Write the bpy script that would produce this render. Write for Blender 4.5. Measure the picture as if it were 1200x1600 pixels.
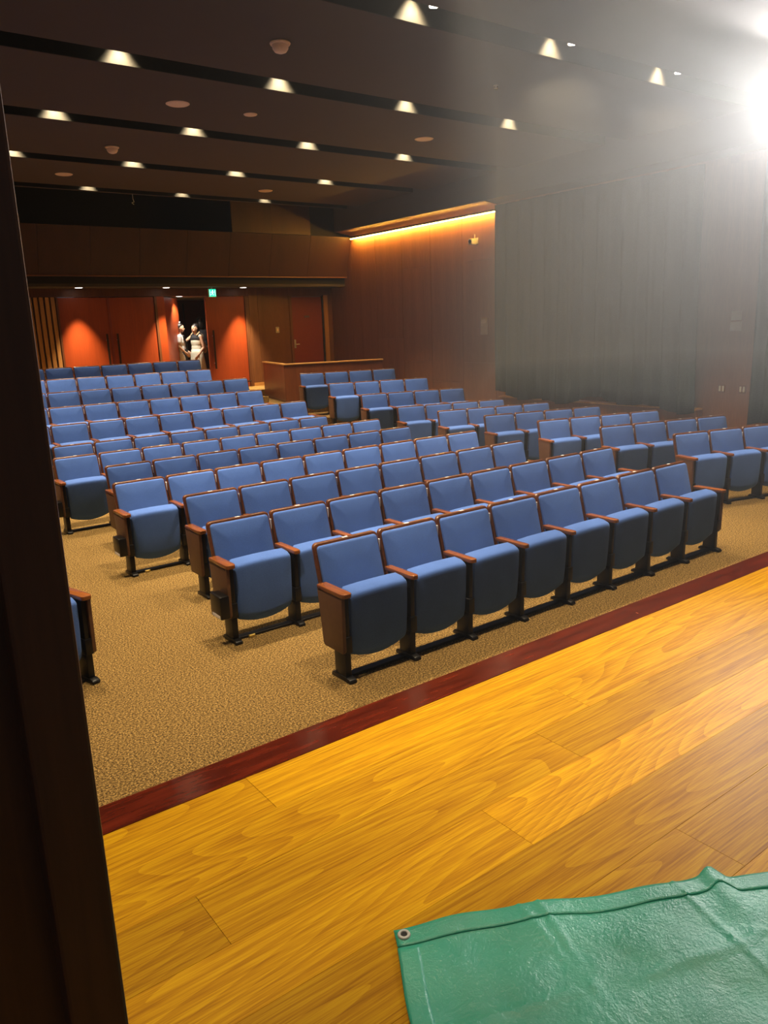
import bpy, bmesh, math, random
from mathutils import Vector, Matrix
random.seed(7)
for o in list(bpy.data.objects): bpy.data.objects.remove(o)
scn = bpy.context.scene
C = scn.collection
PI = math.pi; R = math.radians

# ------------------------------------------------------------------ camera
CAM_POS = Vector((0.0, 0.0, 2.2086)); FPX = 1217.2
yaw, pitch, roll = 0.6361, 0.2349, -0.0367
fwd = Vector((math.sin(yaw)*math.cos(pitch), math.cos(yaw)*math.cos(pitch), -math.sin(pitch)))
rgt = Vector((math.cos(yaw), -math.sin(yaw), 0)); upv = rgt.cross(fwd)
r2 = math.cos(roll)*rgt + math.sin(roll)*upv; u2 = -math.sin(roll)*rgt + math.cos(roll)*upv
cd = bpy.data.cameras.new('camera'); cam = bpy.data.objects.new('camera', cd); C.objects.link(cam)
M = Matrix.Identity(4)
for i in range(3): M[i][0] = r2[i]; M[i][1] = u2[i]; M[i][2] = -fwd[i]; M[i][3] = CAM_POS[i]
cam.matrix_world = M
cd.sensor_fit = 'VERTICAL'; cd.sensor_height = 36.0; cd.lens = FPX/1600*36.0; cd.clip_start = 0.05; cd.clip_end = 200
scn.camera = cam

# ------------------------------------------------------------------ world, exposure
w = bpy.data.worlds.new('world'); scn.world = w; w.use_nodes = True
w.node_tree.nodes['Background'].inputs[0].default_value = (0.74, 0.85, 1.0, 1)
w.node_tree.nodes['Background'].inputs[1].default_value = 0.06
vs = scn.view_settings; vs.view_transform = 'Standard'; vs.look = 'None'; vs.exposure = 0.0; vs.gamma = 1.0; vs.use_curve_mapping = False
scn.cycles.use_denoising = True
scn.cycles.max_bounces = 5; scn.cycles.diffuse_bounces = 4; scn.cycles.glossy_bounces = 2; scn.cycles.adaptive_threshold = 0.02
scn.cycles.volume_bounces = 0; scn.cycles.sample_clamp_indirect = 4.0
LAMP_W = 740.0            # each ceiling downlight
STAGE_W = 235.0           # each downlight over the stage
DOOR_W = 270.0             # lamps over the rear doors
SPOT_W = 1700.0           # stage spotlight hung at the right of the ceiling
LED_E = 340.0               # cove strip
GLARE_HAZE = 0.026  # density of the haze added as a veil of lens glare
WARM = (1.0, 0.80, 0.52)

# ------------------------------------------------------------------ measured layout
W = 0.53                                   # seat pitch
XA, Y0, DY, ZT, DZ = 2.5256, 4.2217, 1.0642, 0.8348, 0.1613
RX, RY, RDY, RTH = 8.229, 5.3178, 1.0703, -0.2638
MID = 4.646                                # axis of the hall
XW, YB, ZB, ZC, ZS = 12.0, 18.28, 5*DZ, 5.0, 0.60

# ------------------------------------------------------------------ materials
def nmat(name):
    m = bpy.data.materials.new(name); m.use_nodes = True
    nt = m.node_tree; b = nt.nodes['Principled BSDF']
    return m, nt, b
def lk(nt, a, b): nt.links.new(a, b)
def node(nt, t, **k):
    n = nt.nodes.new(t)
    for a, v in k.items(): setattr(n, a, v)
    return n
def ramp(nt, fac, stops):
    r = node(nt, 'ShaderNodeValToRGB'); e = r.color_ramp.elements
    while len(e) < len(stops): e.new(0.5)
    for i, (p, c) in enumerate(stops): e[i].position = p; e[i].color = (*c, 1)
    lk(nt, fac, r.inputs[0]); return r.outputs[0]
def coords(nt, scale=(1, 1, 1), rnd=0.0):
    tc = node(nt, 'ShaderNodeTexCoord'); mp = node(nt, 'ShaderNodeMapping'); mp.inputs['Scale'].default_value = scale
    lk(nt, tc.outputs['Object'], mp.inputs[0])
    if rnd:
        oi = node(nt, 'ShaderNodeObjectInfo'); mu = node(nt, 'ShaderNodeMath', operation='MULTIPLY'); mu.inputs[1].default_value = rnd
        cx = node(nt, 'ShaderNodeCombineXYZ'); lk(nt, oi.outputs['Random'], mu.inputs[0])
        for i in range(3): lk(nt, mu.outputs[0], cx.inputs[i])
        lk(nt, cx.outputs[0], mp.inputs['Location'])
    return mp.outputs[0]
def noise(nt, vec, scale, detail=3, rough=0.5, dist=0.0):
    n = node(nt, 'ShaderNodeTexNoise'); n.inputs['Scale'].default_value = scale; n.inputs['Detail'].default_value = detail
    n.inputs['Roughness'].default_value = rough; n.inputs['Distortion'].default_value = dist
    lk(nt, vec, n.inputs['Vector']); return n.outputs['Fac']
def bump(nt, b, h, strength, dist=0.01):
    n = node(nt, 'ShaderNodeBump'); n.inputs['Strength'].default_value = strength; n.inputs['Distance'].default_value = dist
    lk(nt, h, n.inputs['Height']); lk(nt, n.outputs[0], b.inputs['Normal'])
def plain(name, col, rough=0.5, metal=0.0, var=0.12, scale=30, spec=0.5, bmp=0.0):
    m, nt, b = nmat(name); v = coords(nt); f = noise(nt, v, scale)
    lo = tuple(max(0, c*(1-var)) for c in col); hi = tuple(min(1, c*(1+var)) for c in col)
    lk(nt, ramp(nt, f, [(0.3, lo), (0.7, hi)]), b.inputs['Base Color'])
    b.inputs['Roughness'].default_value = rough; b.inputs['Metallic'].default_value = metal; b.inputs['Specular IOR Level'].default_value = spec
    if bmp: bump(nt, b, f, bmp)
    return m
def emit(name, col, s):
    m, nt, b = nmat(name); b.inputs['Base Color'].default_value = (*col, 1)
    b.inputs['Emission Color'].default_value = (*col, 1); b.inputs['Emission Strength'].default_value = s; return m
def wood(name, dark, light, axis='Z', rough=0.4, rnd=7.0, fine=60, spec=0.5, tint=0.0):
    m, nt, b = nmat(name)
    st = {'X': (0.06, 1, 1), 'Y': (1, 0.06, 1), 'Z': (1, 1, 0.06)}[axis]
    v = coords(nt, st, rnd)
    a = noise(nt, v, fine, 4, 0.6, 0.3); c = noise(nt, v, 4, 2, 0.5, 0.6)
    mx = node(nt, 'ShaderNodeMath', operation='MULTIPLY_ADD'); mx.inputs[1].default_value = 0.55
    ad = node(nt, 'ShaderNodeMath', operation='MULTIPLY'); ad.inputs[1].default_value = 0.45
    lk(nt, c, ad.inputs[0]); lk(nt, a, mx.inputs[0]); lk(nt, ad.outputs[0], mx.inputs[2])
    col = ramp(nt, mx.outputs[0], [(0.36, dark), (0.64, light)])
    if tint:
        oi = node(nt, 'ShaderNodeObjectInfo'); hs = node(nt, 'ShaderNodeHueSaturation'); mr = node(nt, 'ShaderNodeMapRange')
        mr.inputs[3].default_value = 1-tint; mr.inputs[4].default_value = 1+tint
        lk(nt, oi.outputs['Random'], mr.inputs[0]); lk(nt, mr.outputs[0], hs.inputs['Value']); lk(nt, col, hs.inputs['Color']); col = hs.outputs[0]
    lk(nt, col, b.inputs['Base Color']); b.inputs['Roughness'].default_value = rough; b.inputs['Specular IOR Level'].default_value = spec
    return m

def carpet_mat():
    m, nt, b = nmat('carpet'); v = coords(nt)
    f = noise(nt, v, 85, 3, 0.85); g = noise(nt, v, 0.8, 2)
    c = ramp(nt, f, [(0.40, (0.030, 0.016, 0.004)), (0.5, (0.152, 0.088, 0.025)), (0.60, (0.47, 0.31, 0.115))])
    h = node(nt, 'ShaderNodeMixRGB', blend_type='MULTIPLY'); h.inputs[0].default_value = 0.35
    lk(nt, c, h.inputs[1]); lk(nt, ramp(nt, g, [(0.35, (0.7, 0.7, 0.7)), (0.65, (1, 1, 1))]), h.inputs[2])
    lk(nt, h.outputs[0], b.inputs['Base Color']); b.inputs['Roughness'].default_value = 0.95; b.inputs['Specular IOR Level'].default_value = 0.1
    bump(nt, b, f, 0.12, 0.005); return m
def fabric_mat():
    m, nt, b = nmat('blue_fabric'); v = coords(nt, rnd=5.0)
    f = noise(nt, v, 420, 2, 0.6); g = noise(nt, v, 5, 2)
    c = ramp(nt, f, [(0.3, (0.058, 0.127, 0.44)), (0.7, (0.108, 0.228, 0.66))])
    h = node(nt, 'ShaderNodeMixRGB', blend_type='MULTIPLY'); h.inputs[0].default_value = 0.4
    lk(nt, c, h.inputs[1]); lk(nt, ramp(nt, g, [(0.3, (0.72, 0.72, 0.75)), (0.7, (1, 1, 1))]), h.inputs[2])
    lk(nt, h.outputs[0], b.inputs['Base Color']); b.inputs['Roughness'].default_value = 0.85; b.inputs['Specular IOR Level'].default_value = 0.2
    b.inputs['Sheen Weight'].default_value = 0.25; b.inputs['Sheen Roughness'].default_value = 0.4
    b.inputs['Sheen Tint'].default_value = (0.5, 0.7, 1, 1)
    bump(nt, b, f, 0.15, 0.004); return m
def plank_mat():
    m, nt, b = nmat('oak_plank')
    v = coords(nt, (0.11, 1.0, 1.0), 11.0)
    big = noise(nt, v, 2.6, 1, 0.4, 0.15)                      # contour lines of a slow field: cathedral figure
    ws = node(nt, 'ShaderNodeMath', operation='MULTIPLY'); ws.inputs[1].default_value = 30.0; lk(nt, big, ws.inputs[0])
    fr = node(nt, 'ShaderNodeMath', operation='FRACT'); lk(nt, ws.outputs[0], fr.inputs[0])
    v2 = coords(nt, (0.025, 1.0, 1.0), 5.0); fine = noise(nt, v2, 150, 3, 0.7); mid = noise(nt, v2, 24, 3, 0.6)
    ad = node(nt, 'ShaderNodeMath', operation='MULTIPLY_ADD'); ad.inputs[1].default_value = 0.17; lk(nt, fr.outputs[0], ad.inputs[0]); lk(nt, fine, ad.inputs[2])
    a2 = node(nt, 'ShaderNodeMath', operation='MULTIPLY_ADD'); a2.inputs[1].default_value = 0.26; lk(nt, mid, a2.inputs[0]); lk(nt, ad.outputs[0], a2.inputs[2])
    c = ramp(nt, a2.outputs[0], [(0.50, (0.41, 0.168, 0.003)), (0.70, (0.60, 0.285, 0.004)), (0.88, (0.74, 0.405, 0.007))])
    oi = node(nt, 'ShaderNodeObjectInfo'); hs = node(nt, 'ShaderNodeHueSaturation'); mr = node(nt, 'ShaderNodeMapRange')
    mr.inputs[3].default_value = 0.74; mr.inputs[4].default_value = 1.10
    lk(nt, oi.outputs['Random'], mr.inputs[0]); lk(nt, mr.outputs[0], hs.inputs['Value']); lk(nt, c, hs.inputs['Color'])
    lk(nt, hs.outputs[0], b.inputs['Base Color']); b.inputs['Roughness'].default_value = 0.45; b.inputs['Specular IOR Level'].default_value = 0.09
    bump(nt, b, a2.outputs[0], 0.04, 0.002); return m
def strip_mat():
    m, nt, b = nmat('dark_red_lacquer'); v = coords(nt, (0.15, 1, 1), 3.0)
    f = noise(nt, v, 22, 4, 0.6); wv = coords(nt, rnd=9.0); k = noise(nt, wv, 9, 4, 0.6, 0.4)
    c = ramp(nt, f, [(0.3, (0.055, 0.006, 0.003)), (0.7, (0.17, 0.022, 0.008))])
    mx = node(nt, 'ShaderNodeMixRGB'); lk(nt, ramp(nt, k, [(0.70, (0, 0, 0)), (0.715, (1, 1, 1))]), mx.inputs[0])
    lk(nt, c, mx.inputs[1]); mx.inputs[2].default_value = (0.36, 0.11, 0.04, 1)
    lk(nt, mx.outputs[0], b.inputs['Base Color']); b.inputs['Roughness'].default_value = 0.14; b.inputs['Specular IOR Level'].default_value = 0.9
    return m
def tarp_mat():
    m, nt, b = nmat('green_tarpaulin'); v = coords(nt)
    f = noise(nt, v, 9, 6, 0.7, 0.8); g = noise(nt, v, 110, 3, 0.7); br = noise(nt, v, 3.0, 3, 0.5)
    c = ramp(nt, br, [(0.3, (0.012, 0.25, 0.175)), (0.7, (0.036, 0.38, 0.275))])
    lk(nt, c, b.inputs['Base Color']); b.inputs['Roughness'].default_value = 0.33; b.inputs['Specular IOR Level'].default_value = 0.6
    ad = node(nt, 'ShaderNodeMath', operation='MULTIPLY_ADD'); ad.inputs[1].default_value = 0.35
    lk(nt, g, ad.inputs[0]); lk(nt, f, ad.inputs[2]); bump(nt, b, ad.outputs[0], 0.38, 0.016); return m

MT = dict(
    carpet=carpet_mat(), fabric=fabric_mat(), plank=plank_mat(), strip=strip_mat(), tarp=tarp_mat(),
    frame=wood('seat_wood', (0.070, 0.020, 0.006), (0.165, 0.050, 0.014), 'Y', 0.28, spec=0.6),
    arm=wood('armrest_wood', (0.16, 0.045, 0.010), (0.30, 0.095, 0.022), 'Y', 0.25, spec=0.6),
    endp=plain('brown_panel', (0.115, 0.050, 0.022), 0.5, var=0.08),
    black=plain('black_metal', (0.006, 0.005, 0.005), 0.34, var=0.2, spec=0.3),
    matte=plain('matte_black', (0.010, 0.009, 0.009), 0.8, var=0.2),
    bracket=plain('pale_metal', (0.88, 0.88, 0.92), 0.4, 0.0, var=0.06),
    brass=plain('brass_tag', (0.6, 0.42, 0.1), 0.35, 0.6),
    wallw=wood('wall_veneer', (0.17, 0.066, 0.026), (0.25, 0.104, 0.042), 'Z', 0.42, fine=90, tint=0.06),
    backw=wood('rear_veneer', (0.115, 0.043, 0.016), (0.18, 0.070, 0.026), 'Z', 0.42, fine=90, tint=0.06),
    fasw=wood('shaded_fascia_veneer', (0.040, 0.014, 0.006), (0.062, 0.023, 0.009), 'Z', 0.45, fine=90, tint=0.06),  # same wood as the walls, colour darkened for the shade on the fascia
    boothw=wood('booth_veneer', (0.125, 0.036, 0.013), (0.19, 0.058, 0.021), 'Z', 0.38),
    gold=wood('golden_oak', (0.40, 0.19, 0.05), (0.60, 0.32, 0.10), 'X', 0.35),
    slat=wood('pale_slat', (0.32, 0.15, 0.045), (0.46, 0.23, 0.075), 'Z', 0.5),
    doorr=wood('orange_door', (0.225, 0.032, 0.004), (0.30, 0.046, 0.006), 'Z', 0.45, fine=40),
    doord=plain('dark_red_door', (0.20, 0.030, 0.018), 0.5, var=0.06),
    jamb=wood('dark_jamb', (0.085, 0.026, 0.007), (0.14, 0.046, 0.013), 'Z', 0.5),
    ceil=plain('ceiling_paint', (0.056, 0.040, 0.041), 0.85, var=0.04, scale=3),
    slot=plain('slot_paint', (0.05, 0.042, 0.036), 0.8),
    slotw=plain('slot_side', (0.011, 0.0100, 0.0076), 0.8, spec=0.1),
    cream=plain('cream_plastic', (0.86, 0.66, 0.55), 0.5, var=0.04),
    white=plain('white_plastic', (0.75, 0.72, 0.66), 0.4, var=0.04),
    paper=plain('grey_paper', (0.45, 0.42, 0.38), 0.8, var=0.05),
    ink=plain('dark_ink', (0.10, 0.085, 0.075), 0.7),
    curtain=plain('curtain_cloth', (0.040, 0.050, 0.048), 0.95, var=0.25, scale=60, spec=0.05),
    chrome=plain('steel', (0.62, 0.62, 0.60), 0.3, 0.3),
    bronze=plain('bronze_handle', (0.035, 0.018, 0.012), 0.35, 0.4),
    creamw=plain('cream_paint', (0.62, 0.52, 0.38), 0.8, var=0.03),
    redw=plain('corridor_red', (0.22, 0.060, 0.028), 0.6, var=0.05),
    lens=emit('lamp_glow', (1.0, 0.86, 0.62), 40.0),
    lens2=emit('lamp_glow_soft', (1.0, 0.93, 0.85), 9.0),
    led=emit('led_glow', (1.0, 0.52, 0.07), LED_E),
    green=emit('exit_green', (0.01, 0.62, 0.36), 1.6),
    signw=emit('exit_white', (0.75, 1.0, 0.92), 1.6),
    skin=plain('skin', (0.62, 0.36, 0.22), 0.55, var=0.05),
    hair=plain('dark_hair', (0.014, 0.010, 0.008), 0.45, var=0.3),
    shirt=plain('white_shirt', (0.86, 0.84, 0.80), 0.85, var=0.06),
    cdress=plain('cream_dress', (0.74, 0.68, 0.52), 0.85, var=0.08),
    dark=plain('black_cloth', (0.014, 0.012, 0.014), 0.85, var=0.2),
    brownc=plain('brown_cloth', (0.11, 0.075, 0.045), 0.85, var=0.15),
    tan=plain('tan_bag', (0.52, 0.34, 0.17), 0.7, var=0.08),
    lip=plain('lip', (0.45, 0.12, 0.10), 0.5), eye=plain('eye', (0.02, 0.015, 0.012), 0.2),
)

# ------------------------------------------------------------------ mesh helpers
def link(o, parent=None):
    C.objects.link(o)
    if parent is not None: o.parent = parent
    return o
def tag(o, label=None, cat=None, group=None, kind=None):
    if label: o['label'] = label
    if cat: o['category'] = cat
    if group: o['group'] = group
    if kind: o['kind'] = kind
    return o
def empty(name, loc=(0, 0, 0), rz=0.0):
    o = bpy.data.objects.new(name, None); o.location = loc; o.rotation_euler = (0, 0, rz); o.empty_display_size = 0.1
    C.objects.link(o); return o
def mesh_of(name, bm, mat, smooth=False):
    bmesh.ops.recalc_face_normals(bm, faces=bm.faces)
    me = bpy.data.meshes.new(name); bm.to_mesh(me); bm.free()
    me.materials.append(MT[mat] if isinstance(mat, str) else mat)
    if smooth:
        for p in me.polygons: p.use_smooth = True
        try: me.set_sharp_from_angle(angle=R(38))
        except Exception: pass
    return me
def ob(name, bm, mat, parent=None, smooth=False, loc=None, rz=None):
    o = bpy.data.objects.new(name, mesh_of(name, bm, mat, smooth)); link(o, parent)
    if loc is not None: o.location = loc
    if rz is not None: o.rotation_euler = (0, 0, rz)
    return o
def box(bm, x0, x1, y0, y1, z0, z1, bev=0.0, seg=2):
    b2 = bmesh.new() if bev else bm
    vs = [b2.verts.new((x, y, z)) for x in (x0, x1) for y in (y0, y1) for z in (z0, z1)]
    for f in ((0, 1, 3, 2), (4, 6, 7, 5), (0, 4, 5, 1), (2, 3, 7, 6), (0, 2, 6, 4), (1, 5, 7, 3)): b2.faces.new([vs[i] for i in f])
    if bev:
        bmesh.ops.bevel(b2, geom=list(b2.edges), offset=bev, segments=seg, affect='EDGES', profile=0.5)
        merge(bm, b2)
    return bm
def merge(bm, b2):
    me = bpy.data.meshes.new('tmp'); b2.to_mesh(me); b2.free(); bm.from_mesh(me); bpy.data.meshes.remove(me)
def bx(*a, bev=0.0, seg=2): return box(bmesh.new(), *a, bev=bev, seg=seg)
def prism(pts, ax, a0, a1, bm=None, bev=0.0):
    """extrude a 2-D outline along axis ax ('x': pts are (y,z); 'y': (x,z); 'z': (x,y))"""
    bm = bm or bmesh.new(); b2 = bmesh.new()
    def P(p, a): return {'x': (a, p[0], p[1]), 'y': (p[0], a, p[1]), 'z': (p[0], p[1], a)}[ax]
    A = [b2.verts.new(P(p, a0)) for p in pts]; B = [b2.verts.new(P(p, a1)) for p in pts]; n = len(pts)
    b2.faces.new(A); b2.faces.new(B[::-1])
    for i in range(n): b2.faces.new((A[i], A[(i+1) % n], B[(i+1) % n], B[i]))
    bmesh.ops.recalc_face_normals(b2, faces=b2.faces)
    if bev: bmesh.ops.bevel(b2, geom=list(b2.edges), offset=bev, segments=2, affect='EDGES', profile=0.5)
    merge(bm, b2); return bm
def lathe(prof, n=20, bm=None, c=(0, 0, 0)):
    """profile of (r,z) turned about z"""
    bm = bm or bmesh.new(); rings = []
    for r, z in prof:
        if r < 1e-6: rings.append([bm.verts.new((c[0], c[1], c[2]+z))])
        else: rings.append([bm.verts.new((c[0]+r*math.cos(2*PI*i/n), c[1]+r*math.sin(2*PI*i/n), c[2]+z)) for i in range(n)])
    for a, b in zip(rings, rings[1:]):
        for i in range(n):
            j = (i+1) % n
            if len(a) == 1 and len(b) == 1: continue
            if len(a) == 1: bm.faces.new((a[0], b[i], b[j]))
            elif len(b) == 1: bm.faces.new((a[i], a[j], b[0]))
            else: bm.faces.new((a[i], a[j], b[j], b[i]))
    return bm
def tube(pts, r, n=8, bm=None):
    bm = bm or bmesh.new(); rings = []
    pts = [Vector(p) for p in pts]
    for i, p in enumerate(pts):
        d = (pts[min(i+1, len(pts)-1)] - pts[max(i-1, 0)]).normalized()
        a = d.orthogonal().normalized() if abs(d.z) < 0.9 else Vector((1, 0, 0)); a = (a - d*a.dot(d)).normalized(); b = d.cross(a)
        rr = r[i] if isinstance(r, (list, tuple)) else r
        rings.append([bm.verts.new(p + a*rr*math.cos(2*PI*k/n) + b*rr*math.sin(2*PI*k/n)) for k in range(n)])
    for a, b in zip(rings, rings[1:]):
        for k in range(n): bm.faces.new((a[k], a[(k+1) % n], b[(k+1) % n], b[k]))
    bm.faces.new(rings[0]); bm.faces.new(rings[-1][::-1]); return bm
def rrect(w_, h, r, n=5):
    """rounded rectangle outline, centre bottom at 0: x in [-w/2,w/2], v in [0,h]; r = (bottom, top) radii"""
    out = []
    for cx, cy, a0, rr in ((w_/2, h, 0, r[1]), (-w_/2, h, 90, r[1]), (-w_/2, 0, 180, r[0]), (w_/2, 0, 270, r[0])):
        sx = -1 if cx > 0 else 1; sy = -1 if cy > 0 else 1
        for i in range(n+1):
            a = R(a0 + 90*i/n); out.append((cx + sx*rr + rr*math.cos(a), cy + sy*rr + rr*math.sin(a)))
    return out
def struct(name, bm, mat, parent=None, smooth=False):
    o = ob(name, bm, mat, parent, smooth)
    if parent is None: o['kind'] = 'structure'
    return o

# ================================================================== SETTING
# ---- carpet floor and the rising tiers
floor = struct('floor', bx(-2.8, 12.1, 2.4, 18.4, -0.1, 0.0), 'carpet')
def edge_c(k): return Y0 + (k-1)*DY - 0.83
for k in range(8, 13):
    y1 = edge_c(k+1) if k < 12 else YB + 0.05
    ob('tier', bx(1.13, 8.16, edge_c(k), y1, 0.0, (k-7)*DZ), 'carpet', floor)
def edge_r(k, x): return RY + (k-1)*RDY - 0.86 + (x-RX)*math.tan(RTH)
for mir in (False, True):
    fx = (lambda x: 2*MID-x) if mir else (lambda x: x)
    for k in range(7, 11):
        ya, yb = edge_r(k, 8.16), edge_r(k, 12.05)
        if k < 10: yc, yd = edge_r(k+1, 12.05), edge_r(k+1, 8.16)
        else: yc = yd = 16.95
        ob('tier', prism([(fx(8.165), ya), (fx(12.05), yb), (fx(12.05), yc), (fx(8.165), yd)], 'z', 0.0, (k-6)*DZ), 'carpet', floor)
    xs = sorted((fx(8.165), fx(12.05)))
    ob('tier', bx(xs[0], xs[1], 16.955, YB+0.05, 0.0, ZB), 'carpet', floor)

# ---- stage: body, nosing strip in two lengths, planks
stage = struct('stage_floor', bx(-3.0, 12.1, -2.2, 2.53, -0.02, ZS-0.022), 'matte')
for a, b in ((-3.0, 0.30), (0.303, 4.497), (4.50, 8.60), (8.603, 12.1)):
    ob('nosing_strip', prism([(2.403, ZS-.06), (2.565, ZS-.06), (2.565, ZS+.0028), (2.403, ZS+.0004)], 'x', a, b), 'strip', stage)
PW = 0.2335
joints = {0: [-1.2, 1.09, 3.55, 5.9, 8.3], 1: [-0.4, 2.48, 4.6, 7.1, 9.5], 2: [0.69, 2.14, 4.2, 6.4, 8.8], 3: [-0.6, 1.62, 3.9, 6.0, 8.1],
          4: [0.2, 3.1, 5.2, 7.7], 5: [-0.9, 2.03, 3.7, 6.2, 9.0]}
for j in range(19):
    ytop = 2.40 - j*PW; xs = [-3.0] + joints.get(j, sorted(random.uniform(-2, 11) for _ in range(5))) + [12.1]
    for a, b in zip(xs, xs[1:]):
        if b-a < 0.3: continue
        L_ = b-a; c = (a+b)/2
        o = ob('plank', bx(-L_/2+0.0006, L_/2-0.0006, -PW/2+0.0003, PW/2-0.0003, -0.02, 0.0, bev=0.0004, seg=1), 'plank', stage)
        o.location = (c, ytop-PW/2, ZS+random.uniform(-0.0003, 0.0003))

# ---- side wall right: panels, window bay with curtain, sill
wr = struct('wall_right', bx(XW+0.02, XW+0.2, -2.2, YB+0.2, -0.1, 5.6), 'wallw')
cols = [18.27, 17.28, 16.23, 15.18, 14.13, 13.07, 12.04]
for i, (a, b) in enumerate(zip(cols, cols[1:])):
    zs = [0.0, 1.35, 3.48, 4.42] if i in (3, 5) else [0.0, 1.88 if i == 2 else 0.9, 4.42] if i in (1, 2, 4) else [0.0, 4.42]
    for z0, z1 in zip(zs, zs[1:]):
        ob('panel', bx(XW, XW+0.019, b+0.005, a-0.005, z0+0.005, z1-0.005), 'wallw', wr)
ob('panel', bx(XW, XW+0.019, 11.80, 12.037, 0.003, 4.417), 'wallw', wr)
ob('corner_trim', bx(XW-0.012, XW+0.03, 11.775, 11.797, 0.003, 4.417, bev=0.003), 'gold', wr)
for a, b in ((6.35, 7.22), (5.2, 6.345), (4.0, 5.195), (2.6, 3.995)):
    ob('panel', bx(XW, XW+0.019, a, b-0.004, 0.003, 4.417), 'wallw', wr)
sill = struct('window_sill', bx(11.84, XW+0.01, 7.24, 11.77, 0.0, 0.655), 'wallw')
for i, (a, b) in enumerate(((7.24, 8.38), (8.384, 9.52), (9.524, 10.64), (10.644, 11.77))):
    ob('ledge', bx(11.80, XW+0.01, a, b, 0.657, 0.685, bev=0.004), 'gold', sill)
wl = struct('wall_left', bx(-2.95, -2.75, 2.6, YB+0.2, -0.1, 5.6), 'wallw')

# ---- bulkhead over the side wall with the cove strip
bk = struct('ceiling_bulkhead', bx(11.45, XW+0.19, 2.6, 17.16, 4.53, 5.3), 'ceil')
ob('cove_soffit', prism([(11.452, 4.518), (XW+0.018, 4.43), (XW+0.018, 4.445), (11.452, 4.529)], 'y', 11.8, 17.15), 'backw', bk)

# ---- ceiling: bands between the lamp slots
SLOT0, SDY, SW = 6.01, 2.537, 0.40         # near edge of the slot above row two, pitch, width
slots = [SLOT0 + SDY*i for i in range(-2, 5)]
ceil = struct('ceiling', bx(-2.9, 11.46, -2.2, slots[-1]+SW+0.12, 5.47, 5.55), 'slot')
ys = [-2.2] + [v for s in slots for v in (s, s+SW)] + [slots[-1]+SW+0.10]
for i in range(0, len(ys)-1, 2):
    ob('band', bx(-2.9, 11.455, ys[i]+0.012, ys[i+1], ZC, 5.465), 'ceil', ceil)
    if i: ob('slot_side', bx(-2.9, 11.455, ys[i], ys[i]+0.010, ZC+0.002, 5.465), 'slotw', ceil)

# ---- rear: fascia, dark recess, soffit
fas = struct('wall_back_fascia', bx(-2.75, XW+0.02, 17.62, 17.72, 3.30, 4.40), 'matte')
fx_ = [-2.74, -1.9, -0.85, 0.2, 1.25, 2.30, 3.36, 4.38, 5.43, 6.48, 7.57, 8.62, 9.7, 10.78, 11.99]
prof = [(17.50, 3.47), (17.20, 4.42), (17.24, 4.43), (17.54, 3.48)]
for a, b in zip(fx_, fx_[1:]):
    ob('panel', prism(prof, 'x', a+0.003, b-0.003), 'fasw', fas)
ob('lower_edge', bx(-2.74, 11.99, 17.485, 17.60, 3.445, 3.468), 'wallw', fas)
for a, b in ((8.66, 9.70), (9.704, 10.77)):
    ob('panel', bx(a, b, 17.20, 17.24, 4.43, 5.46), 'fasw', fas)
ob('recess_dark_sheet', bx(10.79, 11.99, 17.30, 17.34, 4.43, 5.62), 'matte', fas)  # black sheet added to keep this part of the recess dark
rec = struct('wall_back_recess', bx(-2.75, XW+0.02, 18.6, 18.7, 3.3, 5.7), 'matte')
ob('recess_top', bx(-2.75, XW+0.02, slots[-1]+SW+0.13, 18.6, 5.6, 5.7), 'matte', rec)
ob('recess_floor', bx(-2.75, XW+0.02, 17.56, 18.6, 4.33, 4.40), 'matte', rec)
sof = struct('ceiling_soffit', bx(-2.75, XW+0.02, 17.60, 18.60, 3.24, 3.30), 'slot')

# ---- rear wall with its openings
wb = struct('wall_back', bx(9.45, 10.66, YB, YB+0.14, ZB, 3.24), 'backw')
ob('panel', bx(9.50, 9.74, YB-0.012, YB-0.002, ZB+0.09, 3.238), 'backw', wb); ob('panel', bx(9.745, 10.60, YB-0.012, YB-0.002, ZB+0.09, 3.238), 'backw', wb)
ob('skirting', bx(9.50, 10.60, YB-0.02, YB-0.002, ZB+0.001, ZB+0.086), 'gold', wb)
ob('header', bx(-2.75, 9.45, YB, YB+0.14, 3.06, 3.24), 'jamb', wb)
ob('return', bx(11.86, XW+0.02, YB, YB+0.14, ZB, 3.24), 'backw', wb)
ob('header', bx(10.66, 11.86, YB, YB+0.14, 3.02, 3.24), 'backw', wb)
ob('side_wall', bx(-2.75, 2.2, YB, YB+0.14, ZB, 3.06), 'backw', wb)
ob('slat_backing', bx(2.2, 4.86, YB+0.08, YB+0.14, ZB, 3.06), 'matte', wb)
for i in range(19):
    x = 4.78 - i*0.118
    ob('slat', bx(x-0.040, x+0.040, YB-0.02, YB+0.075, ZB+0.002, 3.058, bev=0.003, seg=1), 'slat', wb)
def pull_handle(parent, x, z0, z1, y):
    h = ob('pull_handle', bx(x-0.022, x+0.022, y-0.075, y-0.05, z0, z1, bev=0.006), 'bronze', parent)
    for z in (z0+0.14, z1-0.14): ob('standoff', tube([(x, y-0.052, z), (x, y, z)], 0.012, 8), 'chrome', h)
    return h
def leaf(parent, x0, x1, hx, y=YB+0.02):
    b = ob('leaf', bx(x0+0.004, x1-0.004, y, y+0.05, ZB+0.008, 3.045), 'doorr', parent)
    if hx is not None: pull_handle(b, hx, ZB+0.50, ZB+1.44, y)
    return b
d1 = tag(empty('door_1', (0, 0, 0)), kind='structure')
leaf(d1, 4.89, 5.97, 5.86); leaf(d1, 5.99, 7.05, 6.10)
ob('meeting_stile', bx(5.955, 6.005, YB+0.005, YB+0.018, ZB+0.008, 3.045), 'doord', d1)
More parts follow.
